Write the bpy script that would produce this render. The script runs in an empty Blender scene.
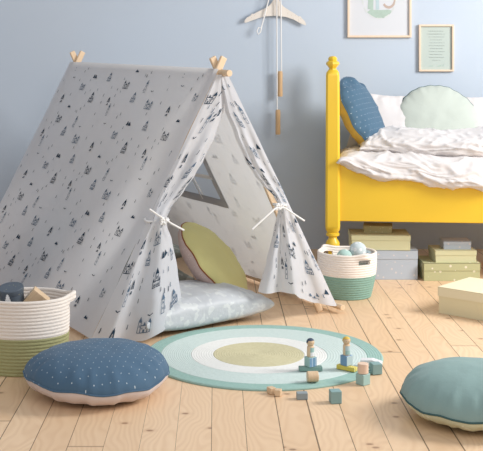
import bpy, bmesh, math, random
from mathutils import Vector, Matrix, noise
random.seed(7)
C = bpy.context.scene.collection
PI = math.pi
F, H, CX, CY = 1080.0, 1.3, 216.0, 63.0      # focal length in pixels, eye height, principal point

# ------------------------------------------------------------------ basics
def tag(o, label=None, cat=None, group=None, kind=None):
    if label: o['label'] = label
    if cat: o['category'] = cat
    if group: o['group'] = group
    if kind: o['kind'] = kind
    return o
def thing(name, label, cat, loc=(0,0,0), rot=(0,0,0), group=None):
    o = bpy.data.objects.new(name, None); C.objects.link(o)
    o.empty_display_size = .05
    o.location = loc; o.rotation_euler = rot
    return tag(o, label, cat, group)
class BM:
    """collects shapes of one mesh"""
    def __init__(s): s.b = bmesh.new(); s.mi = 0; s.keep = False
    def face(s, vs, mi=None):
        try: f = s.b.faces.new(vs)
        except ValueError: return None
        f.material_index = s.mi if mi is None else mi
        return f
    def poly(s, pts, mi=None): return s.face([s.b.verts.new(p) for p in pts], mi)
    def box(s, c, d, rot=None):
        M = Matrix.Translation(c) @ (rot.to_4x4() if rot else Matrix.Identity(4))
        vs = [s.b.verts.new(M @ Vector((x*d[0]/2, y*d[1]/2, z*d[2]/2))) for x in (-1,1) for y in (-1,1) for z in (-1,1)]
        for q in ((0,1,3,2),(4,6,7,5),(0,4,5,1),(2,3,7,6),(0,2,6,4),(1,5,7,3)): s.face([vs[i] for i in q])
    def tube(s, p, q, r, n=16, r2=None):
        p, q = Vector(p), Vector(q); d = (q-p).normalized(); r2 = r if r2 is None else r2
        a = d.orthogonal().normalized(); b = d.cross(a)
        A = [s.b.verts.new(p + (a*math.cos(t)+b*math.sin(t))*r) for t in [2*PI*i/n for i in range(n)]]
        B = [s.b.verts.new(q + (a*math.cos(t)+b*math.sin(t))*r2) for t in [2*PI*i/n for i in range(n)]]
        for i in range(n): s.face([A[i], A[(i+1)%n], B[(i+1)%n], B[i]])
        s.face(A[::-1]); s.face(B)
    def path(s, pts, r, n=8):
        pts = [Vector(p) for p in pts]; rings = []; prev = None
        for i, p in enumerate(pts):
            d = (pts[min(i+1, len(pts)-1)] - pts[max(i-1, 0)]).normalized()
            a = d.orthogonal().normalized() if prev is None else (prev - d*prev.dot(d)).normalized()
            prev = a; b = d.cross(a)
            rings.append([s.b.verts.new(p + (a*math.cos(2*PI*k/n)+b*math.sin(2*PI*k/n))*r) for k in range(n)])
        for A, B in zip(rings, rings[1:]):
            for k in range(n): s.face([A[k], A[(k+1)%n], B[(k+1)%n], B[k]])
        s.face(rings[0][::-1]); s.face(rings[-1])
    def lathe(s, prof, c=(0,0,0), n=32, sx=1, sy=1):
        rings = []
        for r, z in prof:
            rings.append([s.b.verts.new((c[0]+r*sx*math.cos(2*PI*k/n), c[1]+r*sy*math.sin(2*PI*k/n), c[2]+z)) for k in range(n)] if r > 1e-6
                         else [s.b.verts.new((c[0], c[1], c[2]+z))])
        for A, B in zip(rings, rings[1:]):
            for k in range(n):
                j = (k+1) % n
                if len(A) == 1 and len(B) == 1: continue
                if len(A) == 1: s.face([A[0], B[j], B[k]])
                elif len(B) == 1: s.face([A[k], A[j], B[0]])
                else: s.face([A[k], A[j], B[j], B[k]])
    def grid(s, fn, nu, nv, skip=None):
        V = [[s.b.verts.new(fn(i/nu, j/nv)) for j in range(nv+1)] for i in range(nu+1)]
        for i in range(nu):
            for j in range(nv):
                if skip and skip((i+.5)/nu, (j+.5)/nv): continue
                s.face([V[i][j], V[i+1][j], V[i+1][j+1], V[i][j+1]])
    def build(s, name, mats, parent=None, smooth=False, label=None, bevel=0, solid=0, sub=0, angle=35, at=None, rot=None):
        if not s.keep:
            bmesh.ops.recalc_face_normals(s.b, faces=s.b.faces)
        for v in [v for v in s.b.verts if not v.link_faces]: s.b.verts.remove(v)
        me = bpy.data.meshes.new(name); s.b.to_mesh(me); s.b.free()
        for m in (mats if isinstance(mats, (list, tuple)) else [mats]): me.materials.append(m)
        if smooth:
            for p in me.polygons: p.use_smooth = True
            if angle < 180: me.set_sharp_from_angle(angle=math.radians(angle))
        o = bpy.data.objects.new(name, me); C.objects.link(o)
        if parent: o.parent = parent
        if at is not None: o.location = at
        if rot is not None: o.rotation_euler = rot
        if label: o['label'] = label
        if solid:
            k = o.modifiers.new('solid', 'SOLIDIFY'); k.thickness = solid; k.offset = 0
        if bevel:
            k = o.modifiers.new('bevel', 'BEVEL'); k.width = bevel; k.segments = 3; k.limit_method = 'ANGLE'
        if sub:
            k = o.modifiers.new('sub', 'SUBSURF'); k.levels = sub; k.render_levels = sub
        return o

# ------------------------------------------------------------------ materials
SAT = .78
def srgb(r, g, b):
    l = .3*r+.59*g+.11*b; r, g, b = [max(0, l+(c-l)*SAT) for c in (r, g, b)]
    f = lambda c: (c/255/12.92) if c/255 <= .04045 else ((c/255+.055)/1.055)**2.4
    return (f(r), f(g), f(b), 1)
class NT:
    def __init__(s, name, rough=.8, spec=.3):
        s.m = bpy.data.materials.new(name); s.m.use_nodes = True; s.t = s.m.node_tree
        s.p = s.t.nodes['Principled BSDF']; s.p.inputs['Roughness'].default_value = rough
        s.p.inputs['Specular IOR Level'].default_value = spec
    def n(s, ty, ins=None, **kw):
        x = s.t.nodes.new(ty)
        for k, v in kw.items(): setattr(x, k, v)
        for k, v in (ins or {}).items(): s.put(x.inputs[k], v)
        return x
    def put(s, sock, v):
        if isinstance(v, bpy.types.NodeSocket): s.t.links.new(v, sock)
        else: sock.default_value = v
    def math(s, op, a, b=0., c=0.): 
        x = s.n('ShaderNodeMath', operation=op)
        for i, v in enumerate((a, b, c)):
            if i < len(x.inputs): s.put(x.inputs[i], v)
        return x.outputs[0]
    def mix(s, f, a, b, mode='MIX'):
        x = s.n('ShaderNodeMix', data_type='RGBA', blend_type=mode)
        s.put(x.inputs[0], f); s.put(x.inputs[6], a); s.put(x.inputs[7], b); return x.outputs[2]
    def ramp(s, f, stops):
        x = s.n('ShaderNodeValToRGB', {'Fac': f}); e = x.color_ramp.elements
        while len(e) < len(stops): e.new(.5)
        for k, (p, c) in zip(e, stops): k.position = p; k.color = c
        return x.outputs[0]
    def obj(s): return s.n('ShaderNodeTexCoord').outputs['Object']
    def scaled(s, v, sc): return s.n('ShaderNodeMapping', {'Vector': v, 'Scale': sc}).outputs[0]
    def noise(s, v, scale, detail=3, rough=.5): return s.n('ShaderNodeTexNoise', {'Vector': v, 'Scale': scale, 'Detail': detail, 'Roughness': rough}).outputs['Fac']
    def bump(s, h, strength, dist=.01):
        s.put(s.p.inputs['Normal'], s.n('ShaderNodeBump', {'Height': h, 'Strength': strength, 'Distance': dist}).outputs[0])
    def col(s, c): s.put(s.p.inputs['Base Color'], c); return s
def shade(c, k): return (c[0]*k, c[1]*k, c[2]*k, 1)

def fabric(name, c, weave=.25, wrinkle=.5, wscale=9, sheen=.1, trans=0):
    k = NT(name, .92, .15); o = k.obj()
    v = k.noise(o, 6, 3); k.col(k.mix(v, shade(c, .93), shade(c, 1.05)))
    w = k.noise(o, 450, 1); big = k.noise(o, wscale, 4, .55)
    k.bump(k.math('ADD', k.math('MULTIPLY', w, weave*.1), k.math('MULTIPLY', big, wrinkle)), .5, .02)
    k.p.inputs['Sheen Weight'].default_value = sheen
    return k.m
def plain(name, c, rough=.5, spec=.4, var=.04, scale=8):
    k = NT(name, rough, spec); v = k.noise(k.obj(), scale, 3)
    k.col(k.mix(v, shade(c, 1-var), shade(c, 1+var))); return k.m
def dotted(name, c, dc, sp, r, wrinkle=.4):
    """staggered grid of tiny dots in the object's own x,y"""
    k = NT(name, .9, .15); o = k.obj(); sep = k.n('ShaderNodeSeparateXYZ', {'Vector': o})
    x = k.math('DIVIDE', sep.outputs[0], sp); y = k.math('DIVIDE', sep.outputs[1], sp)
    row = k.math('FLOOR', y); off = k.math('MULTIPLY', k.math('MODULO', k.math('ABSOLUTE', row), 2.), .5)
    fx = k.math('SUBTRACT', k.math('FRACT', k.math('ADD', x, off)), .5); fy = k.math('SUBTRACT', k.math('FRACT', y), .5)
    d = k.math('SQRT', k.math('ADD', k.math('MULTIPLY', fx, fx), k.math('MULTIPLY', fy, fy)))
    m = k.math('LESS_THAN', d, r/sp)
    base = k.mix(k.noise(o, 5, 3), shade(c, .9), shade(c, 1.08))
    k.col(k.mix(m, base, dc))
    k.bump(k.math('ADD', k.math('MULTIPLY', k.noise(o, 9, 4), wrinkle), k.math('MULTIPLY', k.noise(o, 400, 1), .03)), .5, .02)
    k.p.inputs['Sheen Weight'].default_value = .1
    return k.m
def speckled(name, c, dc, scale, thr=.25, rough=.8):
    """scattered small blotches"""
    k = NT(name, rough, .2); o = k.obj()
    v = k.n('ShaderNodeTexVoronoi', {'Vector': o, 'Scale': scale}, feature='F1').outputs['Distance']
    m = k.math('LESS_THAN', v, thr)
    k.col(k.mix(m, k.mix(k.noise(o, 6, 2), shade(c, .95), shade(c, 1.04)), dc))
    return k.m
def wood(name, c1, c2, axis=0, scale=1.0, rough=.5):
    k = NT(name, rough, .35); o = k.obj()
    sc = [14*scale]*3; sc[axis] = 1.6*scale
    v = k.noise(k.scaled(o, sc), 4, 5, .6)
    k.col(k.mix(v, c1, c2)); return k.m
def rope(name, c, dark):
    k = NT(name, .95, .1); o = k.obj(); sep = k.n('ShaderNodeSeparateXYZ', {'Vector': o})
    v = k.noise(k.scaled(o, (1, 1, 4)), 60, 2)
    k.col(k.mix(v, dark, c)); k.bump(v, .4, .004); return k.m

M = {}
# floor boards
def floor_mat():
    k = NT('pine_boards', .42, .35); o = k.obj(); sep = k.n('ShaderNodeSeparateXYZ', {'Vector': o})
    x, y = sep.outputs[0], sep.outputs[1]
    W = .1217
    u = k.math('DIVIDE', k.math('ADD', x, .016), W); bid = k.math('FLOOR', u); fu = k.math('FRACT', u)
    rnd = k.n('ShaderNodeTexWhiteNoise', {'W': bid}, noise_dimensions='1D')
    r1 = rnd.outputs['Value']
    # butt joints
    L = 2.9
    yy = k.math('DIVIDE', k.math('ADD', y, k.math('MULTIPLY', r1, 7.3)), L)
    jid = k.math('FLOOR', yy); fy = k.math('FRACT', yy)
    rnd2 = k.n('ShaderNodeTexWhiteNoise', {'Vector': k.n('ShaderNodeCombineXYZ', {'X': bid, 'Y': jid}).outputs[0]}, noise_dimensions='2D').outputs['Value']
    shift = k.math('MULTIPLY', rnd2, 37.)
    vec = k.n('ShaderNodeCombineXYZ', {'X': k.math('ADD', x, shift), 'Y': y, 'Z': shift}).outputs[0]
    # warped grain along the board
    warp = k.noise(k.scaled(vec, (2.5, .9, 1)), 1.6, 2)
    g = k.n('ShaderNodeCombineXYZ', {'X': k.math('ADD', k.math('MULTIPLY', k.math('ADD', x, shift), 40.), k.math('MULTIPLY', warp, 16.)), 'Y': k.math('MULTIPLY', y, .6), 'Z': shift}).outputs[0]
    grain = k.math('POWER', k.math('ABSOLUTE', k.math('SINE', k.math('MULTIPLY', k.math('ADD', k.math('MULTIPLY', k.math('ADD', x, shift), 60.), k.math('MULTIPLY', warp, 34.)), 1.7))), 3.)
    fine = k.noise(g, 2.2, 4, .6)
    light = k.mix(rnd2, srgb(250, 214, 172), srgb(236, 194, 148))
    c = k.mix(k.math('MULTIPLY', fine, .5), light, srgb(220, 170, 118))
    c = k.mix(k.math('MULTIPLY', grain, .2), c, srgb(206, 152, 100))
    # knots
    kv = k.n('ShaderNodeTexVoronoi', {'Vector': k.scaled(vec, (.75, 1.0, 1)), 'Scale': 5.2}, feature='F1', voronoi_dimensions='2D')
    kcol = k.n('ShaderNodeSeparateXYZ', {'Vector': kv.outputs['Color']}).outputs[0]
    keepk = k.math('LESS_THAN', kcol, .5)
    kd = k.math('ADD', kv.outputs['Distance'], k.math('MULTIPLY', k.math('SUBTRACT', 1., keepk), 1.))
    ring = k.ramp(kd, [(0, (1,1,1,1)), (.03, (1,1,1,1)), (.06, (0,0,0,1)), (1, (0,0,0,1))])
    halo = k.ramp(kd, [(0, (1,1,1,1)), (.05, (.8,.8,.8,1)), (.14, (0,0,0,1)), (1, (0,0,0,1))])
    c = k.mix(k.math('MULTIPLY', halo, .4), c, srgb(205, 155, 112))
    c = k.mix(k.math('MULTIPLY', ring, .75), c, srgb(150, 100, 66))
    # gaps
    e = k.math('MINIMUM', fu, k.math('SUBTRACT', 1., fu))
    gapw = k.math('ADD', .005, k.math('MULTIPLY', k.math('POWER', r1, 2.), .024))
    gap = k.math('LESS_THAN', e, gapw)
    gj = k.math('LESS_THAN', k.math('MINIMUM', fy, k.math('SUBTRACT', 1., fy)), .0018)
    c = k.mix(k.math('MULTIPLY', gj, .55), c, srgb(130, 92, 62))
    c = k.mix(k.math('MULTIPLY', gap, .85), c, srgb(96, 68, 46))
    k.col(c)
    hh = k.math('SUBTRACT', k.math('MULTIPLY', fine, .12), k.math('MAXIMUM', gap, gj))
    k.bump(hh, .35, .004)
    return k.m
M['floor'] = floor_mat()
def wall_mat():
    k = NT('blue_grey_paint', .9, .2); o = k.obj()
    k.col(k.mix(k.noise(o, 1.5, 3), srgb(185, 199, 216), srgb(190, 204, 220)))
    k.bump(k.noise(o, 260, 2), .08, .003); return k.m
M['wall'] = wall_mat()
def translucent(m, c, f):
    t = m.node_tree; p = t.nodes['Principled BSDF']; out = t.nodes['Material Output']
    a = t.nodes.new('ShaderNodeBsdfTranslucent'); a.inputs[0].default_value = c
    x = t.nodes.new('ShaderNodeMixShader'); x.inputs[0].default_value = f
    t.links.new(p.outputs[0], x.inputs[1]); t.links.new(a.outputs[0], x.inputs[2]); t.links.new(x.outputs[0], out.inputs[0]); return m
M['tent'] = translucent(fabric('grey_white_canvas', srgb(215, 219, 228), .3, .35, 5), srgb(238, 236, 234), .38)
M['tent_in'] = M['tent']
M['ink'] = plain('navy_print', srgb(44, 66, 88), .9, .1, .3, 30)
M['ink2'] = plain('blue_print', srgb(84, 108, 134), .9, .1, .2, 30)
M['ink3'] = plain('print_seen_from_inside', srgb(172, 176, 184), .9, .1, .05, 30)
M['ink_thin'] = translucent(plain('navy_print_on_lit_cloth', srgb(60, 80, 100), .9, .1, .2, 30), srgb(205, 208, 214), .6)
M['pinew'] = wood('pale_pine', srgb(240, 212, 175), srgb(216, 172, 122), 2)
M['cord'] = plain('white_cord', srgb(232, 230, 228), .9, .1)
M['yellow'] = plain('yellow_gloss_paint', srgb(240, 190, 14), .32, .5, .06, 5)
M['white'] = fabric('white_bedding', srgb(218, 212, 211), .2, .5, 10)
M['blue_dot'] = dotted('blue_dotted_cotton', srgb(72, 106, 136), srgb(205, 218, 226), .031, .0016)
M['blue_dot2'] = dotted('blue_dotted_cotton_fine', srgb(68, 104, 132), srgb(215, 225, 232), .034, .0018)
M['pink'] = fabric('pale_pink_cotton', srgb(216, 200, 196))
M['teal'] = fabric('sage_teal_cotton', srgb(132, 164, 160))
M['teal_dark'] = plain('dark_teal_piping', srgb(58, 96, 96), .9)
M['sage'] = speckled('pale_green_blotched_cotton', srgb(206, 208, 172), srgb(222, 223, 196), 40, .3)
M['mint'] = fabric('pale_mint_cotton', srgb(186, 195, 184))
M['ochre'] = fabric('olive_yellow_cotton', srgb(204, 196, 120))
M['mustard'] = fabric('mustard_cotton', srgb(206, 172, 70))
M['pinkside'] = speckled('dusty_pink_dotted_cotton', srgb(212, 182, 172), srgb(226, 202, 192), 70, .22)
M['rust'] = plain('rust_piping', srgb(150, 76, 34), .8)
def leafy(name, c, dc, scale, rough=.6):
    k = NT(name, rough, .3); o = k.obj()
    v = k.noise(k.scaled(o, (1, .45, 1)), scale, 1); m = k.ramp(v, [(0, (0,0,0,1)), (.57, (0,0,0,1)), (.60, (1,1,1,1)), (1, (1,1,1,1))])
    k.col(k.mix(k.math('MULTIPLY', m, .8), k.mix(k.noise(o, 6, 2), shade(c, .95), shade(c, 1.04)), dc))
    k.bump(k.noise(o, 14, 4), .4, .02); return k.m
M['silver'] = leafy('silver_grey_leaf_print', srgb(186, 191, 196), srgb(203, 208, 208), 30, .45)
M['sagegrey'] = leafy('grey_green_leaf_print', srgb(150, 160, 152), srgb(196, 200, 190), 22)
M['rope_cream'] = rope('cream_rope', srgb(246, 236, 226), srgb(228, 214, 200))
M['rope_olive'] = rope('olive_rope', srgb(180, 178, 122), srgb(152, 150, 96))
M['rope_teal'] = rope('teal_rope', srgb(142, 184, 168), srgb(112, 156, 142))
M['framew'] = wood('frame_wood', srgb(240, 214, 186), srgb(226, 192, 158), 2)
M['paper'] = plain('white_paper', srgb(208, 211, 217), .6, .2, .01)
M['greenpaper'] = plain('pale_green_paper', srgb(182, 196, 188), .6, .2, .01)
M['grey_ink'] = plain('grey_ink', srgb(160, 170, 166), .8)
M['mid_green'] = plain('printed_green', srgb(168, 192, 178), .8, .2, .15, 60)
M['print_brown'] = plain('printed_brown', srgb(190, 166, 152), .8)
M['garland'] = plain('printed_garland', srgb(206, 212, 210), .8)
M['print_white'] = plain('printed_white', srgb(236, 238, 240), .8)
M['cream'] = plain('cream_card', srgb(226, 214, 168), .75, .2, .02)
M['cream_lid'] = plain('cream_lid_card', srgb(232, 221, 182), .75, .2, .02)
M['bluebox'] = speckled('grey_blue_dotted_card', srgb(178, 190, 204), srgb(205, 202, 204), 26, .17)
M['greenbox'] = speckled('olive_spotted_card', srgb(184, 184, 132), srgb(222, 216, 188), 26, .2)
M['palegreen'] = plain('pale_olive_card', srgb(206, 204, 156), .75, .2, .03)
M['brownlid'] = speckled('spotted_olive_card', srgb(180, 170, 116), srgb(206, 196, 150), 60, .22)
M['woodblock'] = wood('beech', srgb(236, 206, 166), srgb(206, 164, 116), 2, 2)
M['b_teal'] = plain('teal_painted_wood', srgb(128, 168, 168), .6)
M['b_green'] = plain('green_painted_wood', srgb(118, 158, 148), .6)
M['b_yellow'] = dotted('yellow_dotted_wood', srgb(222, 198, 70), srgb(240, 230, 160), .008, .0014, 0)
M['b_blue'] = dotted('blue_dotted_wood', srgb(112, 154, 192), srgb(190, 212, 226), .009, .0016, 0)
M['b_pale'] = plain('pale_blue_wood', srgb(176, 200, 206), .6)
M['b_white'] = plain('white_painted_wood', srgb(226, 226, 228), .6)
M['b_grey'] = plain('grey_painted_wood', srgb(140, 154, 160), .6)
M['b_mint'] = plain('mint_painted_wood', srgb(150, 190, 184), .6)
M['hair_dark'] = plain('navy_hair_paint', srgb(60, 78, 104), .6)
M['hair_yellow'] = plain('yellow_hair_paint', srgb(222, 180, 54), .6)
M['hanger'] = speckled('spotted_cream_hanger', srgb(228, 218, 206), srgb(216, 200, 184), 60, .2, .6)
M['ball1'] = speckled('grey_marbled_felt', srgb(190, 204, 206), srgb(222, 226, 228), 30, .35)
M['ball2'] = speckled('mint_marbled_felt', srgb(166, 200, 190), srgb(206, 220, 214), 30, .3)
M['dark_tin'] = speckled('charcoal_starry_tin', srgb(84, 96, 110), srgb(190, 176, 120), 60, .12, .45)
M['mattress'] = fabric('mattress_ticking', srgb(200, 196, 190))

def G(x, y, z=0):
    """ground point seen at a pixel of the photograph (at height z)"""
    d = (H-z)*F/(y-CY); return Vector(((x-CX)*d/F, d, z))

# ------------------------------------------------------------------ setting
b = BM(); b.box((1.0, 3.9, -.05), (9.5, 7.4, .1)); tag(b.build('floor', M['floor']), 'pale pine floorboards with knots and dark gaps', kind='structure')
b = BM(); b.box((1.0, 7.6, 1.6), (9.5, .1, 3.4)); tag(b.build('wall_back', M['wall']), 'matt blue grey painted wall', kind='structure')

# ------------------------------------------------------------------ printed motifs
def tri(x, y, w, h): return [(x-w/2, y), (x+w/2, y), (x, y+h)]
def rec(x, y, w, h): return [(x-w/2, y), (x+w/2, y), (x+w/2, y+h), (x-w/2, y+h)]
def outline(x, y, w, h, t=.12):
    return [rec(x-w/2, y, t, h), rec(x+w/2, y, t, h), rec(x, y, w, t), rec(x, y+h, w+t, t)]
def m_mountain(): return [[(-1,0),(-.15,0),(-.25,.9),(-.6,1.2)], [(-.1,0),(1.1,0),(.7,.5),(.35,1.1),(.05,.6)]]
def m_arch(): return [[(-.7,0),(-.25,0),(-.1,1.1),(-.3,1.6)], [(.7,0),(.25,0),(.1,1.1),(.3,1.6)], tri(0, .9, .8, 1.2), rec(.1,-1,.5,.6), rec(-.35,-1.1,.22,.5)]
def m_peak(): return [[(-.9,0),(.9,0),(.55,.7),(.15,.45),(-.2,1.),(-.6,.55)]]
def m_castle(): return outline(0,0,1.1,1.0) + outline(-.8,0,.45,1.5,.1) + outline(.8,0,.45,1.3,.1) + [tri(-.8,1.6,.6,.7), tri(.8,1.4,.6,.6), tri(0,1.1,.5,.5), rec(0,0.1,.3,.45), rec(-.8,.8,.14,.3), rec(.8,.7,.14,.25), rec(-.3,.6,.14,.2), rec(.3,.6,.14,.2)]
def m_castle2(): return outline(0,0,1.5,.8) + outline(0,.9,.7,1.0,.1) + [tri(0,2.0,.8,.8), rec(-.4,.2,.25,.35), rec(.4,.2,.25,.35), rec(0,1.2,.25,.4), tri(-.65,.95,.35,.5), tri(.65,.95,.35,.5), rec(0,.15,.2,.4), rec(-.15,1.7,.12,.15)]
def m_tower(): return outline(0,-1,.55,2.2,.09) + [tri(0,1.3,.75,.9), rec(0,.6,.18,.35), rec(0,-.3,.16,.3), rec(.12,2.1,.3,.12)]
def m_bird(): return [[(-.55,.25),(0,0),(.1,.12),(-.45,.4)], [(0,0),(.55,.3),(.5,.42),(-.05,.15)]]
def m_drop(): return [[(-.1,-.5),(.12,-.45),(.1,.4),(-.05,.5)]]
# a half-drop repeat: (u, v, motif, scale, ink), u across, v down, metres
TILE = [(0,0,m_arch,.020,0), (-.085,.045,m_peak,.018,0), (-.05,.15,m_castle,.024,0), (-.235,.155,m_bird,.022,0), (-.185,.14,m_tower,.024,1),
        (-.135,.225,m_castle2,.024,1), (.027,.24,m_arch,.018,0), (.09,.113,m_castle2,.022,1), (.2,.10,m_mountain,.022,0), (.262,.185,m_castle,.022,1),
        (.158,.255,m_castle2,.026,0), (.385,.037,m_tower,.024,1), (.366,.112,m_bird,.024,0), (-.25,.255,m_castle,.027,1),
        (.12,.02,m_drop,.02,0), (-.02,.09,m_drop,.018,0), (.08,.2,m_drop,.02,0), (.3,.06,m_drop,.02,0), (.31,.12,m_drop,.018,0),
        (.22,.2,m_drop,.02,1), (-.15,.06,m_drop,.018,1), (-.3,.06,m_drop,.018,0), (-.1,.3,m_drop,.018,0), (.33,.22,m_drop,.02,0), (.14,.17,m_drop,.018,1), (-.2,.02,m_drop,.018,0)]
rd = random.Random(3)
TILE += [(rd.uniform(-.35,.38), rd.uniform(0,.27), m_drop, rd.uniform(.013,.02), rd.choice((0,0,1))) for _ in range(14)]
def motifs(b, surf, u0, u1, v0, v1, su=1., sv=1., du=.765, dv=.52, off=.004, mis=(1,2), skip=None, ms=1., phase=(0,0)):
    """lays the repeat on surf(u,v) (v runs down the cloth), as faces of the same mesh"""
    e = .004
    for i in range(-6, 7):
        for j in range(-8, 9):
            for (tu, tv, fn, sc, ink) in TILE:
                cu = phase[0] + i*du + 2*tu*du/.765; cv = phase[1] + j*dv + i*dv/2 + tv*dv/.52
                s_ = sc*ms
                for pl in fn():
                    pts = [(cu + x*s_*su, cv - y*s_*sv) for x, y in pl]
                    if any(not (u0 < p[0] < u1 and v0 < p[1] < v1) for p in pts): continue
                    if skip and any(skip(*p) for p in pts): continue
                    P = []
                    for (u, v) in pts:
                        p = surf(u, v); n = (surf(u+e, v)-surf(u-e, v)).cross(surf(u, v+e)-surf(u, v-e)).normalized()
                        P.append(p + n*off)
                    b.poly(P, mis[ink])

# ------------------------------------------------------------------ tent
O = Vector((.015, 5.325, 0)); E = Vector((.88, .477, 0)).normalized(); R = Vector((-E.y, E.x, 0)); UP = Vector((0,0,1))
HW, RZ, TL = .68, 1.262, 2.0
def ridge_z(u): return RZ + .036*u/TL
tent = thing('play_tent', 'grey white canvas play tent with navy castle print and front flaps tied back', 'tent', O)
def T(w, u, z): return E*w + R*u + UP*z           # in the tent's frame (parent at O)
SL = math.hypot(HW, RZ)
def side(sgn):
    def f(u, v):          # u metres back along the ridge, v metres down the slope
        k = v/SL; rz = ridge_z(u)
        sag = .022*math.sin(PI*min(1, max(0, k)))*math.sin(PI*min(1, max(0, u/TL)))
        wr = .006*noise.noise(Vector((u*2.2+sgn*5, v*4.5+u*1.5, 0)))*min(1, k*4)
        wr += .004*noise.noise(Vector((u*9, v*1.2, 3)))*k*k
        n = Vector((E*sgn*RZ + UP*HW)).normalized()
        return T(sgn*HW*k, u, rz*(1-k)) + n*(wr - sag + .021)
    return f
fl, fr = side(-1), side(1)
VB = SL*.985
b = BM(); b.keep = True
b.grid(lambda i, j: fl(-.03+i*(TL+.03), j*VB), 90, 70)
motifs(b, lambda u, v: fl(u, v), .04, TL-.03, .02, VB-.02, su=-1.45, sv=1.0, phase=(1.06, .0), off=.004, ms=.95)
b.build('side_panel', [M['tent'], M['ink'], M['ink2']], tent, smooth=True, angle=180)
# right side, with the window opening
WU0, WU1, WV0, WV1 = .68, 1.24, .44, .872
nu, nv = 100, 71
def hole(i, j): return WU0 < i*TL < WU1 and WV0 < j*VB < WV1
b = BM(); b.keep = True
b.grid(lambda i, j: fr(i*TL, j*VB), nu, nv, hole)
inwin = lambda u, v: WU0-.04 < u < WU1+.04 and WV0-.04 < v < WV1+.04
motifs(b, fr, .04, TL-.03, .02, VB-.02, su=1.3, phase=(.9, .2), off=-.004, skip=inwin)
b.build('side_panel', [M['tent'], M['ink_thin'], M['ink_thin']], tent, smooth=True, angle=180)
b = BM()
def strip(b, u0, v0, u1, v1, w0, off):
    n = 14
    for s_ in (-1, 1):
        pass
    du, dv = u1-u0, v1-v0; L = math.hypot(du, dv); pu, pv = -dv/L*w0/2, du/L*w0/2
    nn = (E*RZ + UP*HW).normalized()
    for side_ in (off, -off):
        for k in range(n):
            a, c = k/n, (k+1)/n
            b.poly([fr(u0+du*a+pu, v0+dv*a+pv)+nn*side_, fr(u0+du*c+pu, v0+dv*c+pv)+nn*side_, fr(u0+du*c-pu, v0+dv*c-pv)+nn*side_, fr(u0+du*a-pu, v0+dv*a-pv)+nn*side_])
for q in ((WU0, WV0-.02, WU0, WV1+.02), (WU1, WV0-.02, WU1, WV1+.02), (WU0-.02, WV0, WU1+.02, WV0), (WU0-.02, WV1, WU1+.02, WV1)): strip(b, *q, .045, .005)
wf = b.build('window_frame', fabric('window_facing_cloth', srgb(188, 188, 192)), tent, smooth=False)
b = BM(); strip(b, .95, WV0, .95, WV1, .016, .006); strip(b, WU0, .70, WU1, .70, .014, .007); b.build('window_bar', M['cord'], wf)
# back panel
b = BM(); b.keep = True
def bk(w, z): 
    return T(w, TL-.02+.008*noise.noise(Vector((w*4, z*2, 8))), z)
b.grid(lambda i, j: bk((i*2-1)*HW*(1-j*.985), j*.985*(ridge_z(TL))), 40, 50)
b.build('back_panel', M['tent'], tent, smooth=True, angle=180)

def lerp_tab(tab, x):
    if x <= tab[0][0]: return tab[0][1]
    for (a, p), (c, q) in zip(tab, tab[1:]):
        if x <= c:
            t = (x-a)/(c-a); t = t*t*(3-2*t)*.5 + t*.5
            return p + (q-p)*t
    return tab[-1][1]
# front flaps: (height -> lateral position of the inner edge)
LI = [(.05,-.20),(.13,-.205),(.30,-.228),(.45,-.258),(.52,-.283),(.556,-.288),(.60,-.262),(.683,-.190),(.76,-.130),(.825,-.085),(.95,-.02),(1.07,.026),(1.26,.03)]
RI = [(.10,.215),(.162,.222),(.30,.268),(.45,.312),(.54,.334),(.583,.340),(.62,.312),(.70,.235),(.733,.205),(.815,.148),(.95,.085),(1.07,.032),(1.26,.0)]
def flap(sgn, tab, tiez, hem, kfold, amp):
    def f(a, q):            # a 0..1 from the leg to the inner edge, q 0..1 from the ridge down to the hem
        zb = lerp_tab(hem, a); z = RZ*.985 + (zb - RZ*.985)*q
        zt = max(z, .02)
        outer = sgn*(HW*(1-z/RZ)+.023)
        # gather: outer side of the pleats drawn towards the tie too
        pin = math.exp(-((z-tiez)/.07)**2)
        inner = lerp_tab(tab, z)
        w = outer + (inner-outer)*a
        w = w + (lerp_tab(tab, tiez)-w)*pin*.25*math.sin(PI*a*.5)
        below = max(0, min(1, (tiez-z)/.35)); above = max(0, min(1, (z-tiez)/.3))*max(0, min(1, (1.02-z)/.35))
        env = math.sin(PI*min(1, a*1.15)) if a < .87 else 1
        A = amp*(below**.7)*1.0 + amp*.55*above + .008*pin
        n = -A*math.sin(2*PI*kfold*a + (.6 if sgn < 0 else 1.1) + .5*noise.noise(Vector((z*3, a, sgn))))*min(1, a*5)
        n -= .045*pin*math.sin(PI*a)     # bunch bulges forward at the cord
        n += .03*max(0, a-.8)/.2*(1-pin)
        n += -.02 - .004*math.sin(PI*a) + .008*noise.noise(Vector((a*3, z*5, 2+sgn)))
        n += (-.07*below*math.sin(PI*a*.9))
        return T(w + (n-.012)*.5*min(1, a*3), n-.012, z)
    return f
LH = [(0,.006),(.3,.004),(.55,.01),(.78,.045),(.9,.09),(1,.125)]
RH = [(0,.035),(.25,.07),(.42,.12),(.5,.15),(1,.158)]
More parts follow.
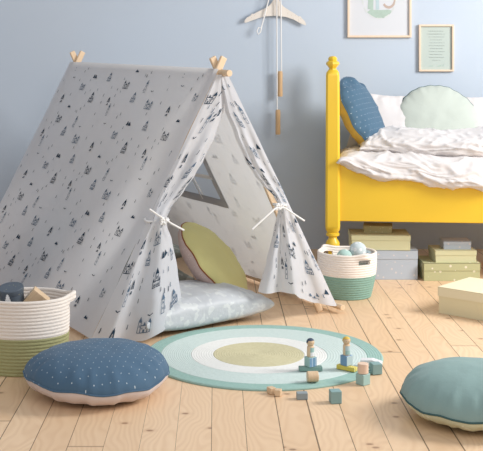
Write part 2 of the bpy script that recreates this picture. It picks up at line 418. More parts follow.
for sgn, tab, tz, hem, kf, amp, name in ((-1, LI, .556, LH, 1.6, .034, 'front_flap'), (1, RI, .583, RH, 2.3, .03, 'front_flap')):
    f = flap(sgn, tab, tz, hem, kf, amp)
    b = BM(); b.keep = True
    b.grid(lambda i, j: f(i, j), 90, 110)
    cw = .62; ch = RZ
    wid = lambda v: lerp_tab([(.0,.04),(.06,.07),(.30,.24),(.66,.42),(.9,.5),(1.26,.52)], v)
    sf = lambda u, v: f(u/wid(v), v/ch)
    sk = lambda u, v: u > wid(v)*.96
    motifs(b, sf, .006, cw-.02, .02, ch-.02, su=(1 if sgn < 0 else 1), du=.56, dv=.40, off=.004*sgn, skip=sk, phase=(.1, .03) if sgn < 0 else (.3, .12), ms=1.25)
    fo = b.build(name, [M['tent'], M['ink'], M['ink2']], tent, smooth=True, angle=180)
    # cord round the bunch with two loose ends and a knot
    kw, kz = lerp_tab(tab, tz), tz
    cw0 = (sgn*HW*(1-kz/RZ) + kw)/2
    b = BM()
    half = abs(sgn*HW*(1-kz/RZ) - kw)/2 + .012
    b.path([T(cw0-.02+half*math.cos(t), -.03+.045*math.sin(t), kz+.004*math.sin(3*t)) for t in [2*PI*k/24 for k in range(25)]], .006)
    kx = kw - .058 if sgn < 0 else kw - .05
    ky = -.085
    for t0 in (0, 2.1, 4.2):
        b.path([T(kx+.014*math.cos(t+t0), ky+.008*math.sin(2*t), kz+.013*math.sin(t)) for t in [2*PI*k/12 for k in range(13)]], .006)
    if sgn < 0: ends = [((kx, kz), (kx+.04, kz-.015), (kx+.105, kz-.05)), ((kx, kz), (kx-.03, kz+.03), (kx-.075, kz+.062))]
    else: ends = [((kx, kz), (kx-.06, kz-.03), (kx-.155, kz-.10)), ((kx, kz), (kx+.06, kz-.025), (kx+.15, kz-.08))]
    for e3 in ends:
        b.path([T(e3[0][0], ky, e3[0][1]), T((e3[0][0]+e3[1][0])/2, ky-.012, (e3[0][1]+e3[1][1])/2+.006), T(e3[1][0], ky-.012, e3[1][1]), T(e3[2][0], ky-.008, e3[2][1])], .0046)
    b.build('tie_cord', M['cord'], fo, smooth=True)
# wooden frame
XZ = 1.262
for u, top in ((.024, 1.33), (TL-.06, 1.375)):
    cz = XZ + .03*(u > 1)
    for sgn in (-1, 1):
        foot = T(sgn*(HW-.06), u + sgn*.0105, 0); dirv = (T(.007, u+sgn*.0105, cz+.012) - foot).normalized()
        L = (top-0)/dirv.z
        side_ = dirv.cross(R).normalized()
        rot = Matrix((side_, R, dirv)).transposed()
        b = BM(); b.box((0,0,0), (.036, .018, L))
        # rounded top end
        b2 = b
        o = b2.build('leg', M['pinew'], tent, bevel=.006)
        o.location = foot + dirv*L/2; o.rotation_euler = rot.to_euler()
b = BM(); b.tube(T(.012, -.085, XZ-.012), T(.012, TL+.03, XZ+.025), .0165, 20); b.build('ridge_pole', M['pinew'], tent, smooth=True, bevel=.002)
for sgn in (-1, 1):
    b = BM(); x_ = sgn*(HW+.012) if sgn > 0 else -(HW-.06)
    b.tube(T(x_, -.07 if sgn > 0 else .03, .032), T(x_, TL, .032), .015, 18)
    b.build('bottom_pole', M['pinew'], tent, smooth=True, bevel=.002)

# ------------------------------------------------------------------ cushions
def disc_cushion(name, label, loc, rot, Rr, T1, T2, mt, mb, mp=None, bp=2.4, seed=0, group=None, blabel=None, tlabel=None, scallop=0, ntuft=26, gather=.010):
    t = thing(name, label, 'cushion', loc, rot, group)
    def surf(sg, Tt):
        def f(i, j):
            th = 2*PI*i; r = j
            rr = Rr*(1 + .012*noise.noise(Vector((math.cos(th)*2, math.sin(th)*2, seed))))
            edge = max(0, (r-.72)/.28)
            g = gather*edge*(1-edge*.3)*(math.sin(th*ntuft + 3*noise.noise(Vector((math.cos(th)*3, math.sin(th)*3, seed+sg)))) * (.5+noise.noise(Vector((math.cos(th)*5, math.sin(th)*5, seed+9)))))
            z = Tt*max(0, 1-r**(2.4 if sg > 0 else bp))**.52
            z += .006*noise.noise(Vector((r*math.cos(th)*4, r*math.sin(th)*4, seed+3)))*(1-r)
            rim = 1 + (.006 if scallop else .022)*max(0, r-.85)/.15*noise.noise(Vector((math.cos(th)*7, math.sin(th)*7, seed+1))) + (.007*scallop*math.cos(th*26) if r > .9 else 0)
            return Vector((rr*r*rim*math.cos(th), rr*r*rim*math.sin(th), sg*(z + g*min(1, (1-r)*8)) + .008*math.sin(2*th+seed)*r*r + .004*r*r*r*math.sin(th*9+seed)))
        return f
    for sg, Tt, m, nm, lb in ((1, T1, mt, 'top_cover', tlabel), (-1, T2, mb, 'bottom_cover', blabel)):
        f = surf(sg, Tt); b = BM(); b.keep = False
        NR = 30; NA = 160
        rs = [math.sin(PI/2*k/NR) for k in range(NR+1)]
        rings = [[b.b.verts.new(f(a/NA, r)) for a in range(NA)] for r in rs[1:]]
        c0 = b.b.verts.new(f(0, 0))
        for a in range(NA): b.face([c0, rings[0][a], rings[0][(a+1)%NA]])
        for A, B in zip(rings, rings[1:]):
            for a in range(NA): b.face([A[a], A[(a+1)%NA], B[(a+1)%NA], B[a]])
        b.build(nm, m, t, smooth=True, angle=180, label=lb)
    f = surf(1, T1); b = BM()
    pts = [f(k/120, 1)*1.004 for k in range(121)]
    b.path(pts, .0035, 6); b.build('piping', mp or mt, t, smooth=True)
    return t
def R3(nrm, spin=0):
    q = Vector(nrm).normalized().to_track_quat('Z', 'Y'); return (q.to_matrix() @ Matrix.Rotation(spin, 3, 'Z')).to_euler()

disc_cushion('floor_cushion', 'round blue dotted floor cushion with pale pink underside, on the boards', ((97-CX)*4.27/F, 4.27, .080), (math.radians(.5), 0, .3), .282, .108, .079, M['blue_dot'], M['pink'], bp=3.4, seed=1, blabel='pale pink underside', ntuft=20, gather=.013)
disc_cushion('floor_cushion', 'round sage teal floor cushion with pale green underside, at the right edge', (.968, 3.975, .072), (math.radians(1), 0, .9), .28, .118, .070, M['teal'], M['sage'], M['teal_dark'], bp=3, seed=5, blabel='pale green underside', ntuft=24)
disc_cushion('round_cushion', 'olive yellow round cushion with rust piping leaning inside the tent', (-.005, 5.80, .235), R3((.72, -.20, .62)), .262, .06, .11, M['ochre'], M['pinkside'], M['rust'], seed=8, blabel='dusty pink reverse side', gather=.004)
disc_cushion('round_cushion', 'blue dotted round cushion leaning against the yellow bed post', (.925, 6.83, .97), R3((.80, -.36, .42)), .262, .085, .10, M['blue_dot2'], M['mustard'], seed=12, blabel='mustard reverse side', gather=.045, ntuft=9)
disc_cushion('round_cushion', 'pale mint round cushion with dark green scalloped edge propped upright on bed', (1.478, 7.2, .885), R3((.02, -.93, .36)), .282, .075, .06, M['mint'], M['mint'], M['teal_dark'], seed=15, scallop=1, gather=.005)

def pillow(name, label, cat, loc, rot, a, c, Tt, m, seed=0, group=None, ear=.1, wr=.02, Tb=None, be=.42, te=.42):
    b = BM(); N = 56; Tb = Tb or Tt
    def f(sg):
        def g(i, j):
            u, v = math.sin((i*2-1)*PI/2), math.sin((j*2-1)*PI/2)
            x = a*u*(1 - ear*(1-v*v)*abs(u)**3); y = c*v*(1 - ear*(1-u*u)*abs(v)**3)
            k = max(0, (1-u*u)*(1-v*v))
            z = (Tt if sg > 0 else Tb)*k**(te if sg > 0 else be)
            ed = (1-k)
            w = wr*noise.noise(Vector((x*5+seed, y*5, sg*2)))*k**.3
            w += wr*.8*ed*k**.25*noise.noise(Vector((x*26+seed, y*26, sg)))
            return Vector((x, y, sg*z + w*(.4 if sg < 0 else 1)))
        return g
    for sg in (1, -1): b.grid(f(sg), N, N)
    bmesh.ops.remove_doubles(b.b, verts=b.b.verts, dist=.0015)
    o = b.build(name, m, smooth=True, angle=180, at=loc, rot=rot)
    return tag(o, label, cat, group)
eang = math.atan2(E.y, E.x)
def TW(w, u, z): return O + T(w, u, z)
pillow('sack_pillow', 'large silver grey leaf print pillow lying in the tent mouth', 'pillow', TW(-.115, .185, .085), (0, 0, eang+.15), .385, .27, .092, M['silver'], be=.24, te=.3, Tb=.083, seed=2, ear=.1, wr=.014)
pillow('tent_pillow', 'grey green leaf print pillow under another at back of tent', 'pillow', TW(-.14, 1.0, .085), (0, 0, eang), .38, .28, .08, M['sagegrey'], seed=4, wr=.02, ear=.05)
pillow('tent_pillow', 'grey green leaf print pillow on top of another at back of tent', 'pillow', TW(-.14, 1.02, .235), (.04, 0, eang), .37, .28, .078, M['sagegrey'], seed=6, wr=.02, ear=.05)

# ------------------------------------------------------------------ rug
rc = Vector((.211, 4.80, 0)); RR = .524
rug = thing('round_rug', 'round coiled rug with teal, mint, white and beige rings', 'rug', rc)
cols = [('ring_beige', 0, .385, srgb(214, 206, 166), srgb(196, 186, 138)), ('ring_white', .385, .575, srgb(236, 236, 232), srgb(222, 222, 216)),
        ('ring_mint', .575, .87, srgb(206, 222, 217), srgb(190, 210, 204)), ('ring_teal', .87, 1.0, srgb(158, 196, 186), srgb(138, 180, 168))]
for i, (nm, r0, r1, c1, c2) in enumerate(cols):
    b = BM(); b.keep = True
    nco = max(2, round((r1-r0)*RR/.011)); seg = 4
    prof = []
    if i == 0: prof.append((0, .009))
    for q in range(nco):
        for s_ in range(seg):
            t = s_/seg; r = (r0+(r1-r0)*(q+t)/nco)*RR
            if r > .0005: prof.append((r, .0085+.0016*math.sin(PI*t)))
    prof.append((r1*RR, .0075))
    if i == 3: prof.append((r1*RR+.003, .004)); prof.append((r1*RR+.001, .0))
    prof = [(r, z) for r, z in prof]
    b.lathe(prof, n=160); b.keep = False
    if i < 3:     # the inner rings sit a little off centre
        for v in b.b.verts:
            rr_ = v.co.xy.length/RR; k_ = 1 if rr_ < .56 else max(0, (.87-rr_)/.31); v.co.x -= .022*k_; v.co.y -= .008*k_
    m = rope('rug_'+nm, c1, c2)
    b.build(nm, m, rug, smooth=True, angle=180)

# ------------------------------------------------------------------ baskets
def basket(name, label, loc, rot, sx, sy, hgt, zc, taper, m_low, hdeg, ncoil, lowlabel):
    """rope basket; hdeg = directions of the two handles, in degrees"""
    t = thing(name, label, 'basket', loc, rot)
    ch = hgt/ncoil; NA = 120
    def rad(z): return taper + (1-taper)*math.sin(min(1, z/(hgt*.8))*PI/2)
    slot0, slot1 = hgt-4.2*ch, hgt-2.2*ch
    def bulge(th, z):
        q = 0
        for d in hdeg:
            a = (th - math.radians(d) + PI) % (2*PI) - PI
            q = max(q, math.exp(-(a/.22)**2))
        k = max(0, min(1, (z-slot0)/(2.5*ch)))
        return 1 + .14*q*k
    def pt(th, z, off):
        coil = abs(math.sin(PI*z/ch)); r = rad(z)*bulge(th, z)
        rx = sx*r + off + (.003*coil if off >= 0 else -.003*coil); ry = sy*r + off + (.003*coil if off >= 0 else -.003*coil)
        lift = 0
        for d in hdeg:
            a = (th - math.radians(d) + PI) % (2*PI) - PI
            lift = max(lift, math.exp(-(a/.25)**2))
        zz = z + lift*.012*max(0, (z-slot0)/(hgt-slot0))
        return Vector((rx*math.cos(th), ry*math.sin(th), zz))
    def inhandle(th, wid=.23):
        return any(abs((th - math.radians(d) + PI) % (2*PI) - PI) < wid for d in hdeg)
    def band(z0, z1, nm, m, keepfn, label=None, parent=t, cap=True):
        b = BM(); nz = max(2, round((z1-z0)/ch*6))
        outer = [[None]*NA for _ in range(nz+1)]; inner = [[None]*NA for _ in range(nz+1)]
        for j in range(nz+1):
            z = z0+(z1-z0)*j/nz
            for a in range(NA):
                th = 2*PI*a/NA
                outer[j][a] = b.b.verts.new(pt(th, z, 0)); inner[j][a] = b.b.verts.new(pt(th, z, -.010))
        K = lambda j, a: 0 <= j < nz and keepfn(2*PI*((a % NA)+.5)/NA, z0+(z1-z0)*(j+.5)/nz)
        for j in range(nz):
            for a in range(NA):
                if not K(j, a): continue
                c = (a+1) % NA
                b.face([outer[j][a], outer[j][c], outer[j+1][c], outer[j+1][a]])
                b.face([inner[j][c], inner[j][a], inner[j+1][a], inner[j+1][c]])
                if not K(j+1, a): b.face([outer[j+1][a], outer[j+1][c], inner[j+1][c], inner[j+1][a]])
                if not K(j-1, a): b.face([outer[j][c], outer[j][a], inner[j][a], inner[j][c]])
                if not K(j, a+1): b.face([outer[j][c], inner[j][c], inner[j+1][c], outer[j+1][c]])
                if not K(j, a-1): b.face([inner[j][a], outer[j][a], outer[j+1][a], inner[j+1][a]])
        return b.build(nm, m, parent, smooth=True, angle=60, label=label)
    band(0, zc, 'lower_band', m_low, lambda th, z: True, lowlabel)
    up = band(zc, hgt, 'upper_band', M['rope_cream'], lambda th, z: not (inhandle(th) and z > slot0))
    for d in hdeg:
        band(slot1, hgt, 'handle', M['rope_cream'], lambda th, z: abs((th - math.radians(d) + PI) % (2*PI) - PI) < .235)
    b = BM(); b.lathe([(0, .004), (taper*.97, .004)], n=NA, sx=sx, sy=sy); b.build('base', M['rope_cream'], t)
    return t
basket('rope_basket', 'cream and olive green rope basket at the left edge beside the tent', ((24.5-CX)*4.61/F, 4.61, 0), (0,0,0), .19, .152, .312, .155, .93, M['rope_olive'], (8, 188), 22, 'olive green lower half')
basket('rope_basket', 'cream and teal rope basket standing in front of the yellow bed post', ((347-CX)*6.04/F, 6.04, 0), (0,0,0), .163, .165, .250, .128, .80, M['rope_teal'], (-62, 128), 19, 'teal lower half')
# what the baskets hold
bx = Vector(((24.5-CX)*4.61/F, 4.61, 0))
tin = thing('round_tin', 'dark starry round tin poking out of the olive basket', 'tin', (bx.x-.048, bx.y-.01, .262), (.22, -.06, 0))
b = BM(); b.lathe([(0, 0), (.052, 0), (.052, .075), (.052, .082)], n=48); b.build('tin_body', M['dark_tin'], tin, smooth=True)
b = BM(); b.lathe([(.0535, .068), (.0545, .070), (.0545, .088), (.052, .091), (0, .091)], n=48); b.build('lid', M['dark_tin'], tin, smooth=True)
b = BM()
for k in range(9):
    a0, a1 = -1.95+k*.06, -1.89+k*.06
    hh = .05*math.sin(PI*(k+.7)/9.4)
    b.poly([Vector((.055*math.cos(a0), .055*math.sin(a0), .03)), Vector((.055*math.cos(a1), .055*math.sin(a1), .03)), Vector((.055*math.cos(a1), .055*math.sin(a1), .032+hh)), Vector((.055*math.cos(a0), .055*math.sin(a0), .032+hh))])
b.build('pale_print', M['print_white'], tin)
b = BM(); b.box((0,0,0), (.085, .05, .085))
tag(b.build('wooden_block', M['woodblock'], bevel=.004, at=(bx.x+.052, bx.y-.02, .288), rot=(.12, math.radians(40), .15)), 'square beech wood block poking cornerwise out of the olive basket', 'toy block')
b = BM(); b.lathe([(0, 0), (.11, 0), (.125, .1), (.10, .205), (.05, .225), (0, .228)], n=24); 
tag(b.build('folded_cloth', M['pink'], smooth=True, at=(bx.x, bx.y, .006)), 'crumpled pale cloth filling the olive basket beneath the toys', 'cloth')
rb = Vector(((347-CX)*6.04/F, 6.04, 0))
def ball(label, loc, r, m):
    b = BM(); n = 20
    b.lathe([(r*math.sin(PI*k/n)*(1+.02*math.sin(k)), -r*math.cos(PI*k/n)) for k in range(n+1)], n=36)
    return tag(b.build('ball', m, smooth=True, at=loc), label, 'ball')
ball('pale grey marbled ball, topmost in the teal basket', (rb.x+.056, rb.y-.035, .258), .048, M['ball1'])
ball('mint green marbled ball lying lower in the teal basket', (rb.x-.02, rb.y-.055, .223), .045, M['ball2'])
ball('small dark grey ball at the right inside the teal basket', (rb.x+.115, rb.y+.02, .225), .026, M['b_grey'])
b = BM(); b.lathe([(0, 0), (.115, 0), (.135, .1), (.11, .165), (.05, .172), (0, .172)], n=24)
tag(b.build('folded_cloth', M['mint'], smooth=True, at=(rb.x, rb.y, .006)), 'pale cloth filling the teal basket beneath the balls', 'cloth')

# ------------------------------------------------------------------ storage boxes
def storage_box(label, c, w, d, h, lidh, rz, m, ml, group=None, llabel=None):
    t = thing('storage_box', label, 'box', c, (0,0,rz), group)
    b = BM()
    th = .003
    b.box((0,0,h/2), (w-.006, d-.006, h)); b.build('box_body', m, t, bevel=.002)
    b = BM()
    # lid: a cap with four skirts
    b.box((0,0,h-.0015+.003), (w, d, .003))
    for s_ in (-1, 1):
        b.box((s_*(w/2-.001), 0, h-lidh/2+.002), (.002, d, lidh)); b.box((0, s_*(d/2-.001), h-lidh/2+.002), (w, .002, lidh))
    b.build('lid', ml, t, label=llabel)
    return t
def at(x, y): return (x-CX)*y/F
storage_box('large cream cardboard box alone on the boards at the right', (1.155+.7*.17+.7*.21, 5.594+.0, 0), .30*1.12, .42, .136, .047, math.radians(48), M['cream'], M['cream_lid'])
storage_box('grey blue dotted box under the bed, lowest of the stack behind the basket', (1.035, 6.47+.14, 0), .355, .27, .174, .052, 0, M['bluebox'], M['bluebox'])
storage_box('cream green box resting on the grey blue dotted box', (.995, 6.60, .176), .355, .25, .088, .03, math.radians(-2.5), M['palegreen'], M['palegreen'])
storage_box('small spotted olive box on top of the stack behind the basket', (.992, 6.62, .267), .175, .14, .042, .02, math.radians(-9), M['brownlid'], M['brownlid'])
storage_box('olive green spotted box, lowest of the stack at the right under the bed', (1.407, 6.43+.13, 0), .34, .25, .105, .045, 0, M['greenbox'], M['greenbox'])
storage_box('pale olive box in the middle of the right stack under the bed', (1.432, 6.44+.11, .107), .25, .20, .07, .028, math.radians(1), M['palegreen'], M['palegreen'])
storage_box('small grey blue dotted box on top of the right stack under the bed', (1.450, 6.46+.09, .179), .170, .13, .048, .02, 0, M['bluebox'], M['bluebox'])

# ------------------------------------------------------------------ bed
bang = math.radians(-6.2)
bed = thing('bed', 'yellow painted wooden bed with turned posts', 'bed', (.697, 6.45, 0), (0,0,bang))
def post(x, y, hgt=1.24):
    p = thing('post', None, None, (x, y, 0)); 
    bpy.data.objects.remove(p)
    b = BM()
    # octagonal turned foot
    b.lathe([(0,0),(.024,0),(.028,.04),(.024,.10),(.022,.14),(.034,.155),(.026,.17),(.036,.186),(.042,.208),(.040,.232),(.026,.252),(.024,.262),(.040,.272),(.040,.284),(.030,.292)], (x,y,0), 24)
    # square shaft with chamfered corners
    def sq(z, r, c=.3):
        k = r*c; return [(r-k,-r),(r,-r+k),(r,r-k),(r-k,r),(-r+k,r),(-r,r-k),(-r,-r+k),(-r+k,-r)], z
    secs = [(.286,.030),(.31,.042),(.33,.044),(1.225,.040),(1.245,.037),(1.252,.031),(1.258,.027)]
    rings = []
    for z, r in secs:
        pts, _ = sq(z, r); rings.append([b.b.verts.new((x+px, y+py, z)) for px, py in pts])
    for A, B in zip(rings, rings[1:]):
        for k in range(8): b.face([A[k], A[(k+1)%8], B[(k+1)%8], B[k]])
    b.face(rings[0][::-1]); b.face(rings[-1])
    ob = b.build('post', M['yellow'], bed, smooth=True, angle=40)
    # faceted crown finial
    b = BM(); b.lathe([(.024,0),(.020,.012),(.030,.026),(.040,.038),(.038,.050),(.024,.060),(.028,.070),(.020,.083),(0,.088)], (x,y,1.255), 8)
    b.build('finial', M['yellow'], ob, smooth=True, angle=20)
BL, BD = 2.02, .90
for x in (0, BL):
    for y in (0, BD): post(x, y)
b = BM(); b.box((BL/2, -.0, (.358+.70)/2), (BL-.06, .028, .70-.358)); b.build('side_rail', M['yellow'], bed, bevel=.005)
b = BM(); b.box((BL/2, BD, (.358+.70)/2), (BL-.06, .028, .70-.358)); b.build('side_rail', M['yellow'], bed, bevel=.005)
for x in (0, BL):
    b = BM(); b.box((x, BD/2, .62), (.024, BD-.06, .52)); b.build('end_board', M['yellow'], bed, bevel=.004)
    b = BM(); b.box((x, BD/2, 1.0), (.034, BD-.06, .05)); b.box((x, BD/2, 1.13), (.03, BD-.06, .03)); b.build('top_rail', M['yellow'], bed, bevel=.006)
b = BM(); b.box((BL/2, BD/2, .40), (BL-.06, BD-.04, .03)); b.build('slat_base', M['pinew'], bed)
b = BM(); b.box((0, 0, 0), (BL-.07, BD-.05, .20)); 
RB = Matrix.Rotation(bang, 3, 'Z'); B0 = Vector((.697, 6.45, 0))
def BW(x, y, z): return B0 + RB @ Vector((x, y, z))
tag(b.build('mattress', M['mattress'], bevel=.03, at=BW(BL/2, BD/2, .517), rot=(0,0,bang)), 'pale mattress lying in the yellow bed under the duvet', 'mattress')

def crease(x, y, s):
    p = Vector((x*3.0 + .5*y, y*5, s)); w = noise.noise(p)*.9
    a = 1-abs(noise.noise(Vector((x*4.5+y*4+w, y*7-x*2+w, s+3))))*2.1
    c = 1-abs(noise.noise(Vector((x*10-y*7+w*2, y*10+x*6, s+7))))*2.1
    return .62*max(0, a)**2.6 + .38*max(0, c)**2.2
def cloth_sweep(nm, prof, x0, x1, lift, seed, amp, endr, nu=230, nv=90):
    """prof(u) -> list of (y,z) control points, swept along the bed"""
    b = BM()
    def cat(P, t):
        n = len(P)-1; k = min(int(t*n), n-1); f = t*n-k
        p0, p1, p2, p3 = P[max(k-1,0)], P[k], P[k+1], P[min(k+2,n)]
        return [.5*(2*p1[i]+(p2[i]-p0[i])*f+(2*p0[i]-5*p1[i]+4*p2[i]-p3[i])*f*f+(3*p1[i]-p0[i]-3*p2[i]+p3[i])*f**3) for i in (0,1)]
    def base(i, j):
        x = x0+(x1-x0)*i; P = prof(x, i); y, z = cat(P, j)
        m = [sum(p[0] for p in P)/len(P), sum(p[1] for p in P)/len(P)]
        d = (x-x0)/endr
        if d < 1:
            k = math.sqrt(max(0, 1-(1-d)**2)); k = .12+.88*k
            z = z*k + (P[-1][1]*.94-.02 if False else m[1]-.03)*(1-k)
        return Vector((x, y, z))
    def f(i, j):
        p = base(i, j); e = .002
        n = (base(min(1, i+e), j)-base(max(0, i-e), j)).cross(base(i, min(1, j+e))-base(i, max(0, j-e)))
        n = n.normalized() if n.length > 1e-9 else Vector((0,0,1))
        if n.z < 0 and j > .4: n = -n
        h = crease(p.x, j*.9*1.0+p.z*.2, seed)
        big = noise.noise(Vector((p.x*3.2, j*3.5, seed)))
        return BW(*(p + n*(amp*(h-.3) + .02*big)))
    b.grid(f, nu, nv)
    return b
# lower layer: hangs over the rail, lower towards the right
def prof1(x, i):
    zb = .700 - .045*min(1, x/.12) - .115*max(0, (x-.1))/.9 if x < 1.2 else .54
    zb = max(.50, zb) + .008*math.sin(x*17)
    bulge = .055+.015*math.sin(x*9+1)
    return [(.03, zb+.012), (-.025, zb), (-bulge, zb+.03), (-bulge+.005, zb+.07), (-.01, .725+.01*math.sin(x*8)), (.12, .755), (.3, .765), (.6, .74), (.82, .70)]
d1 = cloth_sweep('duvet', prof1, .035, BL-.04, 0, 2, .022, .10)
duv = thing('duvet', 'rumpled white duvet hanging over the yellow side rail', 'duvet', (0,0,0))
d1.build('cover', M['white'], duv, smooth=True, angle=180, solid=.006)
def prof2(x, i):
    y0 = .10 + .05*math.sin(x*5+.5) - .02*x
    up = .01*math.sin(x*7) + .02*min(1, max(0, x-.1)/.8)
    return [(y0+.06, .765), (y0+.005, .76), (y0-.02, .785+up*.5), (y0+.02, .83+up), (y0+.14, .86+up), (.45, .865+up), (.65, .84), (.78, .74)]
d2 = cloth_sweep('fold', prof2, .16, BL-.05, 0, 11, .02, .10)
d2.build('folded_edge', M['white'], duv, smooth=True, angle=180, solid=.006)

pillow('pillow', 'white pillow leaning against the wall behind the mint cushion, left one', 'pillow', (1.13, 7.2, .915), R3((-.05, -.85, .5), -.06), .255, .215, .045, M['white'], seed=21, wr=.03, ear=.12)
pillow('pillow', 'white pillow at the right edge behind the mint cushion', 'pillow', (1.86, 7.25, .90), R3((.05, -.85, .5)), .26, .20, .07, M['white'], seed=25, wr=.03, ear=.1)

# ------------------------------------------------------------------ wall pictures
WY = 7.548
def WP(x, y, off=0): d = WY-off; return Vector(((x-CX)*d/F, d, H-(y-CY)*d/F))
def frame(label, x0, x1, y0, y1, fw, mpaper):
    p0, p1 = WP(x0, y0, .02), WP(x1, y1, .02); w = p1.x-p0.x; h = p0.z-p1.z
    t = thing('picture_frame', label, 'picture', ((p0.x+p1.x)/2, WY, p1.z))
    b = BM(); D = .024
    prof = [(0,0),(fw,0)]
    for s_ in (-1, 1):
        b.box((s_*(w/2-fw/2), -D/2, h/2), (fw, D, h))
    for z in (fw/2, h-fw/2): b.box((0, -D/2, z), (w-2*fw, D, fw))
    b.build('frame', M['framew'], t, bevel=.0015)
    b = BM(); b.box((0, -.006, h/2), (w-2*fw+.002, .004, h-2*fw+.002)); pr = b.build('print', mpaper, t)
    return t, pr, w, h
t, pr, w, h = frame('large pale wood frame with white paper and green ground vignette', 347.5, 411.5, -50, 37.5, .015, M['paper'])
# simple woodland vignette: garland ring, mound, trunk, curled tail
s = 7.528/F
def vx(x, y, dy): return Vector(((x-379.5)*s, dy, (37.5-y)*s))
b = BM()
n = 40; cxp, cyp, rx, ry = 379.5, -2, 17.5, 21
pts = [vx(cxp+rx*math.cos(2*PI*k/n), cyp+ry*math.sin(2*PI*k/n), -.0095) for k in range(n+1)]
for k in range(n):
    if k % 3 == 2: continue
    a = 2*PI*k/n; q = 2*PI*(k+1)/n
    b.poly([vx(cxp+rx*math.cos(a), cyp+ry*math.sin(a), -.0095), vx(cxp+rx*math.cos(q), cyp+ry*math.sin(q), -.0095), vx(cxp+(rx-1.2)*math.cos(q), cyp+(ry-1.2)*math.sin(q), -.0095), vx(cxp+(rx-1.2)*math.cos(a), cyp+(ry-1.2)*math.sin(a), -.0095)])
b.build('garland_ring', M['garland'], pr)
b = BM()
b.poly([vx(367, 12, -.009), vx(371, 9.5, -.009), vx(380, 10, -.009), vx(389, 9.5, -.009), vx(393, 11, -.009), vx(389, 15, -.009), vx(384, 18, -.009), vx(378, 18.5, -.009), vx(372, 16, -.009)])
b.poly([vx(369, -14, -.0092), vx(374, -14, -.0092), vx(373.5, 10, -.0092), vx(368, 9, -.0092)])
b.build('green_mound', M['mid_green'], pr)
b = BM()
for k in range(10):
    a, q = -.3+k*.28, -.3+(k+1)*.28
    P = lambda t, r: vx(389+r*.75*math.cos(t), -1+r*math.sin(t), -.0093)
    b.poly([P(a, 7), P(q, 7), P(q, 9.6), P(a, 9.6)])
b.build('brown_branch', M['print_brown'], pr)
b = BM(); b.poly([vx(376, -10, -.0094), vx(379, -10, -.0094), vx(379.5, 9.5, -.0094), vx(376, 9.5, -.0094)]); b.build('pale_trunk', M['b_pale'], pr)
t, pr, w, h = frame('small pale wood frame with light green printed sheet', 419, 454, 24.5, 71.5, .013, M['greenpaper'])
b = BM(); rnd = random.Random(4)
widths = [.62, .74, .62, .5, .55, .58, .5, .6, .5, .55, .3]
for k, wd in enumerate(widths):     # faint lines of handwriting, too small to read
    z = h*(.86-.062*k); x = -wd*w*.36
    while x < wd*w*.36:
        l = rnd.uniform(.006, .016)
        pts = [Vector((x+l*q/5, -.0092, z+.0022*math.sin(q*2.4+k))) for q in range(6)]
        b.path(pts, .0009 if k > 1 else .0012, 4); x += l+.004
b.build('handwriting', M['grey_ink'], pr)
for x0, x1, hh in ((-.055, -.02, .006), (.01, .035, .009), (.045, .052, .016)):
    b = BM(); b.poly([Vector((x0, -.0092, .035)), Vector((x1, -.0092, .036)), Vector((x1, -.0092, .036+hh)), Vector((x0, -.0092, .034+hh*.7))])
    b.build('small_mark', M['mid_green'], pr)

# ------------------------------------------------------------------ hanger, rope
hc = WP(276, 8, .03)
b = BM()
s = (WY-.03)/F
up = [(-31,13.5),(-29,10.5),(-25,8.3),(-24,6.4),(-22,6.6),(-18,4.2),(-12,1.2),(-7,-2),(-4,-6),(-2.5,-9),(2.5,-9),(4,-6),(7,-2),(12,1.2),(18,4.6),(23,7.8),(24.5,7.3),(26,9.3),(29,12),(30.5,15)]
lo = [(29,16.3),(24,14.2),(18,11),(10,8.6),(0,7.8),(-10,8.6),(-18,11),(-24,13.4),(-29.5,15.6)]
def yi(tab, x):
    tab = sorted(tab)
    for (a, p), (c, q) in zip(tab, tab[1:]):
        if a <= x <= c: return p+(q-p)*(x-a)/max(1e-6, c-a)
    return tab[0][1] if x < tab[0][0] else tab[-1][1]
xs = [-31+61.5*k/90 for k in range(91)]
cols_ = []
for x in xs:
    yu, yl = yi(up, x), max(yi(lo, x), yi(up, x)+.6)
    cols_.append([b.b.verts.new((x*s, yy_, -z*s)) for yy_, z in ((-.006, yu), (-.006, yl), (.006, yl), (.006, yu))])
for A, B in zip(cols_, cols_[1:]):
    for k in range(4): b.face([A[k], A[(k+1)%4], B[(k+1)%4], B[k]])
b.face(cols_[0]); b.face(cols_[-1][::-1])
hg = thing('clothes_hanger', 'flat spotted cream wooden hanger on the wall above the tent', 'hanger', hc, (0, .03, 0))
b.build('hanger_bar', M['hanger'], hg)
b = BM(); b.path([Vector((0,0,.05))+Vector((0,0,.0)), Vector((0,0,.09)), Vector((.02,0,.115)), Vector((.035,0,.095)), Vector((.03,0,.075))], .003, 8); b.build('hook', plain('steel_wire', srgb(190,190,190), .3, .6), hg, smooth=True)
pc = WP(277.5, -6, 0)
peg = thing('wall_peg', 'round pale wood wall peg holding the hanger', 'peg', (pc.x, WY, pc.z))
b = BM(); b.tube((0, .002, 0), (0, -.045, 0), .013, 20); b.build('stem', M['pinew'], peg, smooth=True)
b = BM(); b.tube((0, -.04, 0), (0, -.06, 0), .032, 28); b.build('knob', M['pinew'], peg, smooth=True, bevel=.004)
jr = thing('skipping_rope', 'skipping rope with wooden handles hanging straight down the wall', 'skipping rope', (pc.x, WY-.055, pc.z))
def JP(x, y, off=.055): p = WP(x, y, off); return p - Vector((pc.x, WY-.055, pc.z))
b = BM()
b.path([JP(281.5, 72), JP(281.2, 40), JP(281, 5), JP(280.5, -6, .065), JP(279, -9, .065), JP(277, -6, .065), JP(276.8, 5), JP(277, 60), JP(277.2, 111)], .0042, 8)
b.build('rope', M['cord'], jr, smooth=True)
